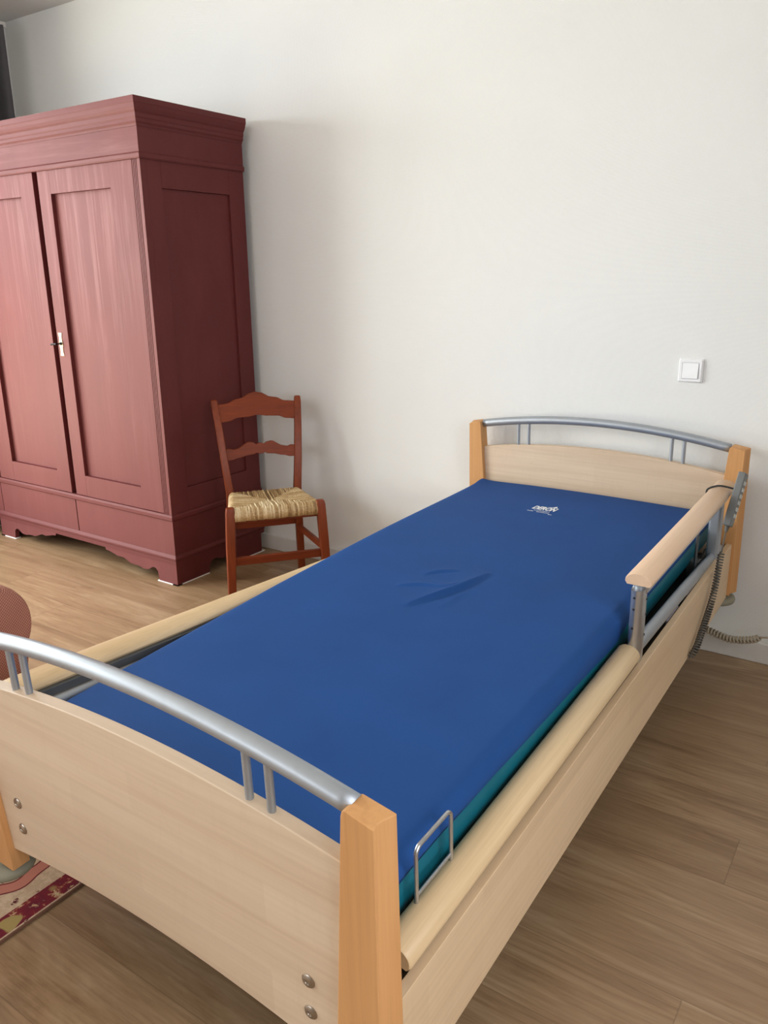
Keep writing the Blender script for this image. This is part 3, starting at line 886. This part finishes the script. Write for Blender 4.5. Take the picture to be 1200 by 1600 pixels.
def splat(name, halfw, top, bot, th=.012, bow=.012):
    b = NB(); loops = []; n = 36
    for k in range(n + 1):
        t = -1 + 2 * k / n; x = halfw * t
        zt, zb = top(abs(t)), bot(abs(t)); bw = bow * (1 - t * t)
        loops.append([(x, ycurve(zb) + bw - th / 2, zb), (x, ycurve(zb) + bw + th / 2, zb), (x, ycurve(zt) + bw + th / 2, zt), (x, ycurve(zt) + bw - th / 2, zt)])
    loft(b, loops)
    return obj(name, b, M['cherry_x'], ch, bevel=.002)
def interp(P):
    def f(t):
        for (a, p), (c, q) in zip(P, P[1:]):
            if t <= c:
                u = (t - a) / (c - a); u = u * u * (3 - 2 * u); return p + (q - p) * u
        return P[-1][1]
    return f
splat('crest_rail', .178, interp([(0, .846), (.12, .842), (.38, .822), (.50, .819), (.72, .803), (1, .800)]), interp([(0, .748), (.25, .742), (.5, .740), (.72, .728), (1, .724)]))
splat('ladder_slat', .166, interp([(0, .627), (.06, .627), (.10, .621), (.16, .630), (.30, .634), (.62, .610), (.72, .606), (.82, .612), (1, .610)]), interp([(0, .581), (.06, .581), (.10, .587), (.16, .580), (.3, .578), (.6, .569), (.78, .562), (1, .562)]))
def bar(name, p, q, w, h, mat='cherry_x'):
    b = NB(); p, q = Vector(p), Vector(q); t = (q - p).normalized(); u = Vector((0, 0, 1)); sd = t.cross(u).normalized(); u = sd.cross(t)
    loft(b, [[c + sd * (a * w / 2) + u * (e * h / 2) for a, e in ((-1, -1), (1, -1), (1, 1), (-1, 1))] for c in (p, q)])
    return obj(name, b, M[mat], ch, bevel=.003)
bar('stretcher', (-.19, -.155, .215), (.19, -.155, .215), .018, .034)
bar('stretcher', (-.147, .188, .26), (.147, .188, .26), .016, .026)
for s in (-1, 1):
    bar('stretcher', (s * .196, -.15, .235), (s * .150, .18, .235), .016, .028)
    bar('seat_rail', (s * .183, -.145, .392), (s * .152, .17, .385), .016, .034)
bar('seat_rail', (-.185, -.128, .388), (.185, -.128, .388), .016, .036); bar('seat_rail', (-.150, .172, .385), (.150, .172, .385), .016, .034)
# woven seat: four triangular fields of rush strands meeting in the middle
b = NB(); n1, n2 = 170, 150; G = []; SL = b.verts.layers.float.new('strand')
def seat_pt(u, v):
    y = -.168 + v * (.340); w = .1985 + (.160 - .1985) * v
    x = (2 * u - 1) * w
    return x, y, w
for i in range(n1 + 1):
    row = []
    for j in range(n2 + 1):
        u, v = i / n1, j / n2
        x, y, w = seat_pt(u, v)
        # distances to the four rails
        df, dbk, dl_, dr_ = v * .34, (1 - v) * .34, u * 2 * w, (1 - u) * 2 * w
        m_ = min(df, dbk, dl_, dr_)
        front = m_ == df; back = m_ == dbk
        q = x if (front or back) else y
        pitch = .0066
        wob = .0012 * math.sin((y if front or back else x) * 55 + q * 300)
        ph = (q + wob) / pitch
        ridge = abs(math.sin(PI * ph)) ** .7
        jit = (math.sin(math.floor(ph) * 12.9898) * 43758.5453) % 1.0
        edge = min(1, m_ / .028)
        dip = .012 * min(1, m_ / .16)
        z = .436 - .012 * v + .003 * jit + .0046 * ridge - dip - .030 * (1 - math.sqrt(max(0, 1 - (1 - edge) ** 2)))
        vv = b.verts.new((x, y, z)); row.append(vv)
        vv[SL] = min(1, max(0, .18 + .50 * jit + .30 * (ridge - .5) + (.22 if front and x < .04 else 0) - (.08 if back else 0)))
    G.append(row)
for i in range(n1):
    for j in range(n2): b.faces.new((G[i][j], G[i + 1][j], G[i + 1][j + 1], G[i][j + 1]))
ring = [G[i][0] for i in range(n1 + 1)] + [G[n1][j] for j in range(1, n2 + 1)] + [G[i][n2] for i in range(n1 - 1, -1, -1)] + [G[0][j] for j in range(n2 - 1, 0, -1)]
low_r = [b.verts.new((v.co.x * .985, v.co.y * .985, v.co.z - .022)) for v in ring]
for v_, q_ in zip(low_r, ring): v_[SL] = q_[SL] * .8
for i in range(len(ring)):
    j = (i + 1) % len(ring); b.faces.new((ring[i], ring[j], low_r[j], low_r[i]))
b.faces.new(low_r)
obj('rush_seat', b, M['rush'], ch, smooth=True)

# ------------------------------------------------------------------ armchair
uu = Vector((0, 1, 0)); ff = Vector((1, 0, 0))
AP = Vector((-1.75, -1.854, 0))       # right-most point of the visible arm front
ac = empty('armchair', AP - uu * .40 - ff * .36, math.atan2(ff.y, ff.x) + PI / 2)
tag(ac, 'rose-brown woven upholstered armchair with rolled arms left of the bed', 'armchair')
# local: -y = forward, +x = the arm seen in the photo
def arm(s):
    b = NB(); loops = []
    P = []
    ra, rb, zc, xo = .085, .103, .532, .40
    cx = xo - ra
    for k in range(25):
        a = math.radians(-33 + 250 * k / 24); P.append((cx + ra * math.cos(a), zc + rb * math.sin(a)))
    P += [(cx - .062, .40), (cx - .062, .16), (cx + .056, .16), (cx + .057, .40)]
    for y, sc in ((-.36, .90), (-.352, .97), (-.335, 1.0), (.10, 1.0), (.34, 1.0), (.36, .95)):
        loops.append([(s * (cx + (p[0] - cx) * sc), y, zc + (p[1] - zc) * (sc if p[1] > .2 else 1)) for p in P])
    loft(b, loops)
    return obj('rolled_arm', b, M['arm'], ac, smooth=True, auto=50)
arm(1); arm(-1)
b = NB(); box(b, -.23, .23, -.33, .30, .16, .34); obj('seat_base', b, M['arm'], ac, bevel=.03, seg=4)
b = NB(); box(b, -.225, .225, -.345, .22, .34, .47); obj('seat_cushion', b, M['arm'], ac, bevel=.045, seg=5)
b = NB(); hexa(b, [(-.29, .20, .30), (.29, .20, .30), (.29, .36, .30), (-.29, .36, .30)], [(-.28, .30, .98), (.28, .30, .98), (.28, .44, .98), (-.28, .44, .98)])
obj('backrest', b, M['arm'], ac, bevel=.05, seg=5)
for sx in (-1, 1):
    for y in (-.30, .31):
        b = NB(); loft(b, [leg_loop((sx * .30, y, .009), .017, .017), leg_loop((sx * .30, y, .17), .024, .024)]); obj('leg', b, M['cherry'], ac, bevel=.003)

# ------------------------------------------------------------------ rug
b = NB(); box(b, -1.45, 0, -1.28, 0, 0, .008)
rg = obj('rug', b, M['rug'], None, bevel=.0015)
rg.location = (-1.4285, -1.70, 0.0005); rg['label'] = 'red and beige patterned rug on the floor at the foot of the bed'; rg['category'] = 'rug'

# ------------------------------------------------------------------ curtain by the left wall
cu = empty('curtain', (-4.19, -.5, 0)); tag(cu, 'dark grey curtain hanging in the corner behind the wardrobe', 'curtain')
b = NB(); loops = []
nf = 80; path = []
for k in range(nf + 1):
    t = k / nf; path.append((-4.20 + .032 * math.sin(t * 2 * PI * 6 + 1.2), -.145 - .62 * t))
front = [(x + .0015, y) for x, y in path]; backp = [(x - .0015, y) for x, y in reversed(path)]
pl = front + backp
loft(b, [[(p[0] + 4.19, p[1] + .5, z) for p in pl] for z in (.02, 1.3, 2.58)])
obj('curtain_cloth', b, M['curtain'], cu, smooth=True, auto=60)
b = NB(); box(b, -4.205 + 4.19, -4.185 + 4.19, -4.4 + .5, -.12 + .5, 2.575, 2.60); box(b, -4.205 + 4.19, -4.185 + 4.19, -.6 + .5, -.58 + .5, 2.60, ZC); box(b, -4.205 + 4.19, -4.185 + 4.19, -3.6 + .5, -3.58 + .5, 2.60, ZC)
obj('curtain_rail', b, M['white_wood'], cu)

# ------------------------------------------------------------------ daylight, plus an added fill at the right
def area(name, loc, rot, sx, sy, power, col):
    l = bpy.data.lights.new(name, 'AREA'); l.shape = 'RECTANGLE'; l.size = sx; l.size_y = sy; l.energy = power; l.color = col
    o = bpy.data.objects.new(name, l); link(o); o.location = loc; o.rotation_euler = rot
    return o
def aim(name, loc, target, sx, sy, power, col):
    o = area(name, loc, (0, 0, 0), sx, sy, power, col)
    o.rotation_euler = (Vector(target) - Vector(loc)).to_track_quat('-Z', 'Y').to_euler(); return o
yl = (WL[0] + WL[1]) / 2
aim('sky_left_window', (XL - 1.0, yl, 2.3), (XL + 1.5, yl, .9), 4.2, 2.2, 300, (.90, .97, 1.0))
aim('sunlit_ground_left_window', (XL - .9, yl, .35), (XL + 1.2, yl, 2.2), 4.0, 1.0, 120, (1.0, .91, .66))
aim('daylight_front_window', ((WF[0] + WF[1]) / 2, YF - .5, 1.7), ((WF[0] + WF[1]) / 2, 0, 1.2), 2.4, 1.7, 32, (.95, .98, 1.0))
aim('added_right_fill', (XR + .5, (WR[0] + WR[1]) / 2, 1.7), (XR - 2, (WR[0] + WR[1]) / 2 + .3, .6), 1.8, 1.7, 37, (.98, .98, 1.0))  # fill lamp added to brighten the right side of the bed
w = bpy.data.worlds.new('World'); bpy.context.scene.world = w; w.use_nodes = True
wt = w.node_tree; bg = wt.nodes['Background']
bg.inputs[0].default_value = (.78, .87, 1.0, 1); bg.inputs[1].default_value = 0.9

# ------------------------------------------------------------------ camera
F, YAW, PIT, ROLL, D, HC = 1242.31, .5975, .2899, .0113, 2.8708, 1.339
f = Vector((-math.sin(YAW) * math.cos(PIT), math.cos(YAW) * math.cos(PIT), -math.sin(PIT)))
r = Vector((math.cos(YAW), math.sin(YAW), 0)); dn = f.cross(r)
r2 = r * math.cos(ROLL) + dn * math.sin(ROLL); d2 = -r * math.sin(ROLL) + dn * math.cos(ROLL)
cam = bpy.data.cameras.new('camera'); cam.sensor_fit = 'HORIZONTAL'; cam.sensor_width = 36; cam.lens = F * 36 / 1200
cam.clip_start = .02
co = bpy.data.objects.new('camera', cam); link(co)
co.matrix_world = Matrix.Translation((0, -D, HC)) @ Matrix((r2, -d2, -f)).transposed().to_4x4()
sc = bpy.context.scene; sc.camera = co
sc.view_settings.view_transform = 'Standard'; sc.view_settings.look = 'None'
sc.view_settings.gamma = 1; sc.view_settings.use_curve_mapping = False
sc.view_settings.exposure = 0.55
sc.cycles.max_bounces = 10; sc.cycles.diffuse_bounces = 6; sc.cycles.use_denoising = True
